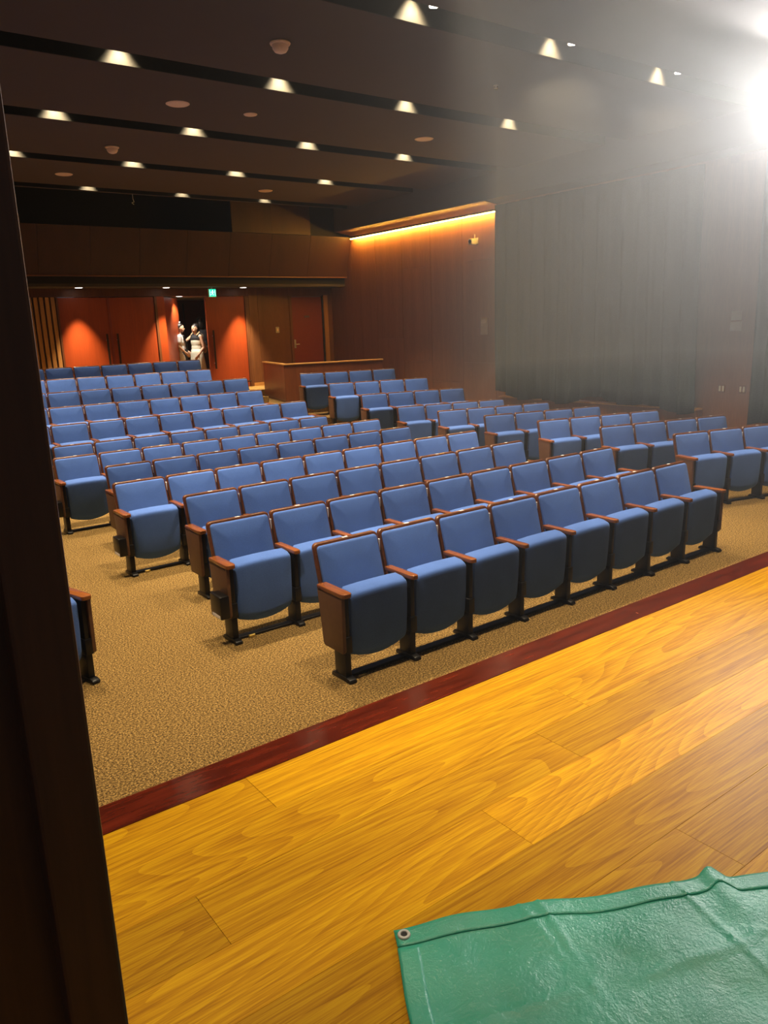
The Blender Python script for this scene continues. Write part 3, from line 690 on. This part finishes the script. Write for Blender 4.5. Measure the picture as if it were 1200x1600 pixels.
def person(loc, rz, label, H, arms, clothes):
    """figure of height H facing -y, feet on z=0; arms: list of (elbow, wrist) for sides -1 and +1"""
    t = empty('person', loc, rz); tag(t, label, 'person', 'people in the doorway'); k = H/1.65
    V = lambda x, y, z: Vector((x, y, z))*k
    bm = bmesh.new()
    ellip(bm, V(0, 0, 1.20), V(.155, .095, .20)); ellip(bm, V(0, .0, 1.03), V(.135, .088, .16)); ellip(bm, V(0, .008, .89), V(.165, .105, .13)); capsule(bm, V(-.12, 0, 1.345), V(.12, 0, 1.345), .05*k, .05*k)
    capsule(bm, V(0, .008, 1.34), V(0, -.008, 1.46), .05*k, .046*k)
    ellip(bm, V(0, -.012, 1.55), V(.073, .090, .105)); ellip(bm, V(0, -.045, 1.49), V(.048, .05, .05)); capsule(bm, V(0, -.098, 1.545), V(0, -.112, 1.522), .010*k, .014*k, 8)
    for s in (-1, 1):
        ellip(bm, V(s*.074, -.002, 1.545), V(.012, .022, .03)); ellip(bm, V(s*.03, -.088, 1.495), V(.02, .012, .012))
        hip, knee, ank = V(s*.085, .0, .86), V(s*.095, -.015, .47), V(s*.095, .01, .085)
        capsule(bm, hip, knee, .083*k, .055*k); capsule(bm, knee, ank, .054*k, .035*k); ellip(bm, (knee+ank)/2 + V(0, .018, .06), V(.048, .052, .12))
        capsule(bm, V(s*.095, .02, .04), V(s*.105, -.13, .03), .038*k, .026*k); ellip(bm, V(s*.105, -.12, .03), V(.042, .06, .024))
        e, w_ = arms[0 if s < 0 else 1]; sh = V(s*.175, .0, 1.335)
        e = V(*e); w_ = V(*w_); capsule(bm, sh, e, .047*k, .036*k); capsule(bm, e, w_, .037*k, .024*k); hand(bm, w_, w_-e, (-s*.8, -.3, -.5))
    body = ob('body', bm, 'skin', t, True); fuse(body, .0075, 3)
    hb = bmesh.new(); ellip(hb, V(0, .012, 1.575), V(.088, .098, .100)); ellip(hb, V(0, .055, 1.50), V(.082, .06, .12))
    cut = [v for v in hb.verts if v.co.y < -.035*k and v.co.z < 1.585*k]; bmesh.ops.delete(hb, geom=cut, context='VERTS')
    hm = ob('hair', hb, 'hair', t, True); mm = hm.modifiers.new('solid', 'SOLIDIFY'); mm.thickness = .006
    for s in (-1, 1): e_ = bmesh.new(); ellip(e_, V(s*.029, -.093, 1.555), V(.010, .007, .006)); ob('eye', e_, 'eye', t, True)
    e_ = bmesh.new(); ellip(e_, V(0, -.098, 1.487), V(.022, .006, .006)); ob('mouth', e_, 'lip', t, True)
    for c in clothes: c(t, k, V, arms)
    return t
def top(mat, sleeve=.5):
    def f(t, k, V, arms):
        bm = bmesh.new(); g = 1.10
        ellip(bm, V(0, 0, 1.20), V(.155*g, .095*1.16, .20)); ellip(bm, V(0, 0, 1.03), V(.150*g, .100*g, .18)); ellip(bm, V(0, .008, .90), V(.165*g, .105*g, .10)); capsule(bm, V(-.13, 0, 1.342), V(.13, 0, 1.342), .056*k, .056*k)
        for s in (-1, 1):
            if sleeve:
                e = V(*arms[0 if s < 0 else 1][0]); sh = V(s*.175, 0, 1.335); capsule(bm, sh, sh+(e-sh)*sleeve, .060*k, .056*k)
        fuse(ob('top', bm, mat, t, True), .012, 4)
    return f
def skirt(mat, z0, z1, r0, r1):
    def f(t, k, V, arms):
        n = 36; bm = bmesh.new(); rings = []
        for j in range(9):
            v = j/8; z = z1+(z0-z1)*v; r_ = r1+(r0-r1)*v
            rings.append([bm.verts.new(V((r_*(1+.05*v*math.sin(i*2*PI/n*7)))*math.cos(i*2*PI/n), .72*(r_*(1+.05*v*math.sin(i*2*PI/n*7)))*math.sin(i*2*PI/n), z)) for i in range(n)])
        for a, b_ in zip(rings, rings[1:]):
            for i in range(n): bm.faces.new((a[i], a[(i+1) % n], b_[(i+1) % n], b_[i]))
        o = ob('skirt', bm, mat, t, True); m = o.modifiers.new('solid', 'SOLIDIFY'); m.thickness = .008
    return f
def trousers(mat):
    def f(t, k, V, arms):
        bm = bmesh.new(); ellip(bm, V(0, .008, .89), V(.178, .118, .13))
        for s in (-1, 1): capsule(bm, V(s*.085, 0, .86), V(s*.098, -.012, .47), .096*k, .075*k); capsule(bm, V(s*.098, -.012, .47), V(s*.098, .01, .12), .075*k, .068*k)
        fuse(ob('trousers', bm, mat, t, True), .013, 4)
    return f
def vest(mat):
    def f(t, k, V, arms):
        bm = bmesh.new(); ellip(bm, V(0, .012, 1.285), V(.186, .128, .105)); capsule(bm, V(-.11, 0, 1.347), V(.11, 0, 1.347), .062*k, .062*k); fuse(ob('vest', bm, mat, t, True), .012, 4)
    return f
def apron(mat):
    def f(t, k, V, arms):
        bm = bmesh.new(); ellip(bm, V(.03, -.03, .90), V(.185, .11, .20)); b2 = tube([V(-.13, -.09, 1.36), V(0, -.128, 1.15), V(.13, -.118, .98)], .026*k, 8); merge(bm, b2); fuse(ob('apron', bm, mat, t, True), .012, 4)
    return f
def clip(mat):
    def f(t, k, V, arms):
        bm = bmesh.new()
        for s in (-1, 1): ellip(bm, V(.03+s*.028, .0, 1.685), V(.032, .012, .024), Matrix.Rotation(s*.5, 3, 'Y'))
        ellip(bm, V(.03, 0, 1.68), V(.012, .014, .012)); fuse(ob('hair_bow', bm, mat, t, True), .006, 2)
    return f
GY = 19.05
person((7.94, GY, ZB), R(58), 'person in white shirt and dark apron facing the others in the doorway', 1.62,
       [((-.21, .02, 1.09), (-.17, -.12, .93)), ((.22, .0, 1.08), (.18, -.14, .94))], [top('shirt', .55), trousers('shirt'), apron('dark'), clip('shirt')])
p2 = person((8.31, GY-.08, ZB), R(-70), 'person in black vest and cream dress reaching out an arm in the doorway', 1.60,
       [((-.21, -.14, 1.25), (-.17, -.27, 1.22)), ((.23, .02, 1.06), (.20, -.14, .88))], [top('cdress', .0), vest('dark'), skirt('cdress', .18, 1.02, .30, .17)])
person((8.66, GY+.38, ZB), R(170), 'tall person in black top and brown skirt at the door edge', 1.76,
       [((-.21, .03, 1.06), (-.21, -.10, .82)), ((.21, .03, 1.06), (.21, -.10, .82))], [top('dark', .9), skirt('brownc', .12, 1.0, .27, .17)])
# backpack worn by the middle person
t = tag(empty('shoulder_bag', (8.31, GY-.08, ZB), R(-70)), 'tan cloth bag worn on the back of the middle person', 'bag')
bm = bmesh.new(); ellip(bm, (-.02, .195, 1.05), (.135, .065, .17)); ellip(bm, (-.02, .21, .96), (.14, .08, .10)); fuse(ob('sack', bm, 'tan', t, True), .012, 5)
for s in (-1, 1): ob('strap', tube([(s*.10-.01, .155, 1.18), (s*.11, .13, 1.34), (s*.11, .03, 1.412), (s*.11, -.08, 1.33)], .014, 8), 'tan', t, True)
